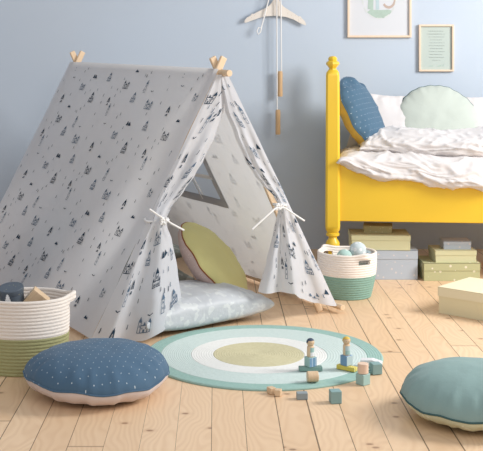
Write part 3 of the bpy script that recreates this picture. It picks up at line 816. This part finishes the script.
for (x, y0, y1, yy) in ((280.2, 71, 96.5, .05), (278, 109.5, 134.5, .05)):
    b = BM(); p, q = JP(x, y0, yy), JP(x, y1, yy); L = p.z-q.z
    b.lathe([(0,0),(.0165,0),(.0175,.01),(.0165,L*.5),(.0175,L-.02),(.015,L-.002),(.006,L),(0,L)], n=20)
    b.build('handle', wood('turned_beech', srgb(222, 180, 128), srgb(196, 148, 96), 2), jr, smooth=True, at=q)
b = BM()
lp = thing('cord_loop', 'short white cord ending in a small loop hanging over the hanger', 'cord', WP(268, -2, .05))
def LP(x, y): return WP(x, y, .05) - WP(268, -2, .05)
b.path([LP(269.5, -4), LP(268, 2), LP(266, 10), LP(264, 18), LP(262, 25), LP(261, 28), LP(258.5, 27.5), LP(257, 31), LP(258.3, 34.5), LP(260.5, 32), LP(261.8, 26)], .0045, 8)
b.build('cord', M['cord'], lp, smooth=True)

# ------------------------------------------------------------------ toys
RUG = .0115
def cube(label, x, y, z0, w, hgt, rz, m, name='toy_block', cat='toy block', d=None, rx=0):
    p = G(x, y, z0); b = BM(); b.box((0,0,0), (w, d or w, hgt))
    return tag(b.build(name, m, at=(p.x, p.y, z0+hgt/2+.0006), rot=(rx, 0, rz), bevel=.0025), label, cat)
def two_tone(label, x, y, z0, w, hgt, rz, ma, mb_):
    o = cube(label, x, y, z0, w, hgt, rz, ma); o.data.materials.append(mb_)
    for p in o.data.polygons:
        if p.normal.x > .5: p.material_index = 1
    return o
# tower on the green plank
pa = G(310.5, 370.5, RUG)
cube('green painted plank lying under the dark haired doll tower', 310.5, 370.5, RUG, .098, .017, .06, M['b_green'], d=.03, name='toy_plank')
def onto(label, p, z0, w, hgt, rz, ma, mb_=None, d=None):
    b = BM(); b.box((0,0,0), (w, d or w, hgt)); o = b.build('toy_block', [ma, mb_ or ma], at=(p[0], p[1], z0+hgt/2+.0004), rot=(0,0,rz), bevel=.0025)
    for q in o.data.polygons:
        if q.normal.x > .5: q.material_index = 1
    return tag(o, label, 'toy block')
za = RUG+.0182
onto('blue dotted cube on the green plank', pa, za, .038, .040, math.radians(-58), M['b_mint'], M['b_blue'])
def doll(label, p, z0, hair, front, front2, rz, s=1.0):
    t = thing('peg_doll', label, 'toy figure', (p[0], p[1], z0), (0,0,rz))
    b = BM(); b.lathe([(0,0),(.0145,0),(.0155,.004),(.0150,.040),(.012,.045),(.007,.046)], n=28); b.build('body', M['woodblock'], t, smooth=True)
    b = BM()
    def arc(z0, z1, a0, a1, r):
        k = 8
        for q in range(k):
            a, c = a0+(a1-a0)*q/k, a0+(a1-a0)*(q+1)/k
            b.poly([Vector((r*math.cos(a), r*math.sin(a), z0)), Vector((r*math.cos(c), r*math.sin(c), z0)), Vector((r*math.cos(c), r*math.sin(c), z1)), Vector((r*math.cos(a), r*math.sin(a), z1))])
    arc(.020, .039, -2.2, .1, .0158); b.build('shirt', front, t, smooth=True)
    b = BM(); arc(.003, .020, -2.2, .1, .0158); b.build('trousers', front2, t, smooth=True)
    r = .0165; hz = .059
    b = BM(); b.lathe([(r*math.sin(PI*k/16), hz-r*math.cos(PI*k/16)) for k in range(17)], n=28); hd = b.build('head', M['woodblock'], t, smooth=True)
    # hair cap over crown and back
    b = BM(); r2 = r+.0012
    def hp(i, j):
        ph = j*PI*.52; th = i*2*PI
        ph = ph*(1 if math.sin(th) > -.3 else .62)
        v = Vector((r2*math.sin(ph)*math.cos(th), r2*math.sin(ph)*math.sin(th), hz+r2*math.cos(ph))); return v
    b.grid(hp, 32, 10); b.build('hair', hair, t, smooth=True)
    b = BM()
    for xx in (-.005, .005): b.lathe([(0,-.0012),(.0013,0),(0,.0012)], (xx, -r*.96, hz), 8)
    b.build('eyes', M['hair_dark'], hd)
    return t
doll('dark haired wooden peg doll standing on the blue dotted cube over the green plank', pa, za+.041, M['hair_dark'], M['b_mint'], M['b_white'], .5)
pb = G(346.5, 369.5, RUG)
cube('yellow dotted plank lying diagonally under the fair haired doll tower', 347, 370, RUG, .088, .018, math.radians(-38), M['b_yellow'], d=.028, name='toy_plank')
onto('blue and pale grey cube on the yellow plank', pb, RUG+.0192, .038, .042, math.radians(-50), M['b_blue'], M['b_pale'])
doll('fair haired wooden peg doll standing on the cube over the yellow plank', pb, RUG+.0625, M['hair_yellow'], M['b_pale'], M['b_mint'], .2)
p = G(312.6, 382, RUG); b = BM(); b.tube((-.0225,0,0), (.0225,0,0), .0215, 28)
tag(b.build('toy_barrel', M['woodblock'], smooth=True, at=(p.x, p.y, RUG+.0222), rot=(0,0,.1), bevel=.003), 'plain beech cylinder lying before the green plank', 'toy block')
cube('mint blue cube on the boards beneath the beech cylinder', 363, 384.3, 0, .042, .044, math.radians(40), M['b_mint'])
p = G(363, 384.3, 0); b = BM(); b.lathe([(0,0),(.022,0),(.022,.040),(0,.040)], n=32)
tag(b.build('toy_cylinder', plain('pinkish_beech', srgb(232, 196, 168), .6), smooth=True, at=(p.x, p.y, .0456), bevel=.002), 'upright pinkish beech cylinder on the mint blue cube', 'toy block')
# white roof wedge
p = G(371, 367, RUG); b = BM()
a = .045
P5 = [(-a,0),(a,0),(a,.020),(.005,.031),(-a,.027)]
V = [b.b.verts.new((x, y, z)) for y in (-.02, .02) for x, z in P5]
b.face(V[:5]); b.face(V[5:][::-1])
for k in range(5): b.face([V[k], V[k+5], V[(k+1)%5+5], V[(k+1)%5]])
tag(b.build('toy_roof', M['b_white'], at=(p.x+.003, p.y+.01, RUG+.001), rot=(0,0,-.25), bevel=.002), 'white triangular roof block at the rug edge behind the teal cube', 'toy block')
cube('teal cube at the rug edge before the white roof block', 375.8, 373.5, .002, .042, .044, .25, M['b_teal'])
cube('teal cube alone on the boards, in front of all other toys', 335.3, 402.5, 0, .042, .047, .12, M['b_teal'])
cube('low grey block lying on the boards left of the lone teal cube', 302, 399, 0, .042, .026, .05, M['b_grey'], d=.03)
cube('small beech block, left one of a touching pair before the rug', 271.3, 393.6, 0, .026, .025, .5, M['woodblock'], d=.03)
cube('small beech block, right one of a touching pair before the rug', 278.2, 395.8, 0, .024, .025, -.3, M['woodblock'], d=.028)

# ------------------------------------------------------------------ light and camera
w = bpy.data.worlds.new('room_light'); bpy.context.scene.world = w; w.use_nodes = True
w.node_tree.nodes['Background'].inputs[0].default_value = (.92, .95, 1, 1); w.node_tree.nodes['Background'].inputs[1].default_value = .56
def area(name, loc, tgt, sx, sy, power, col=(1,1,1)):
    l = bpy.data.lights.new(name, 'AREA'); l.shape = 'RECTANGLE'; l.size = sx; l.size_y = sy; l.energy = power; l.color = col
    o = bpy.data.objects.new(name, l); C.objects.link(o); o.location = loc
    o.rotation_euler = (Vector(tgt)-Vector(loc)).to_track_quat('-Z', 'Y').to_euler(); return o
area('window_light', (3.9, 4.7, 2.5), (.4, 6.2, .4), 1.5, 1.5, 195, (1, .985, .965))
area('front_fill', (1.2, .4, 3.2), (.3, 5.6, .6), 3.0, 2.0, 52, (1, .98, .96))

cam = bpy.data.cameras.new('camera'); co = bpy.data.objects.new('camera', cam); C.objects.link(co)
co.location = (0, 0, H); co.rotation_euler = (PI/2, 0, 0)
cam.sensor_width = 36; cam.sensor_fit = 'HORIZONTAL'; cam.lens = 36*F/483
cam.shift_x = (241.5-CX)/483; cam.shift_y = -(225.5-CY)/483
bpy.context.scene.camera = co
bpy.context.scene.view_settings.view_transform = 'Standard'
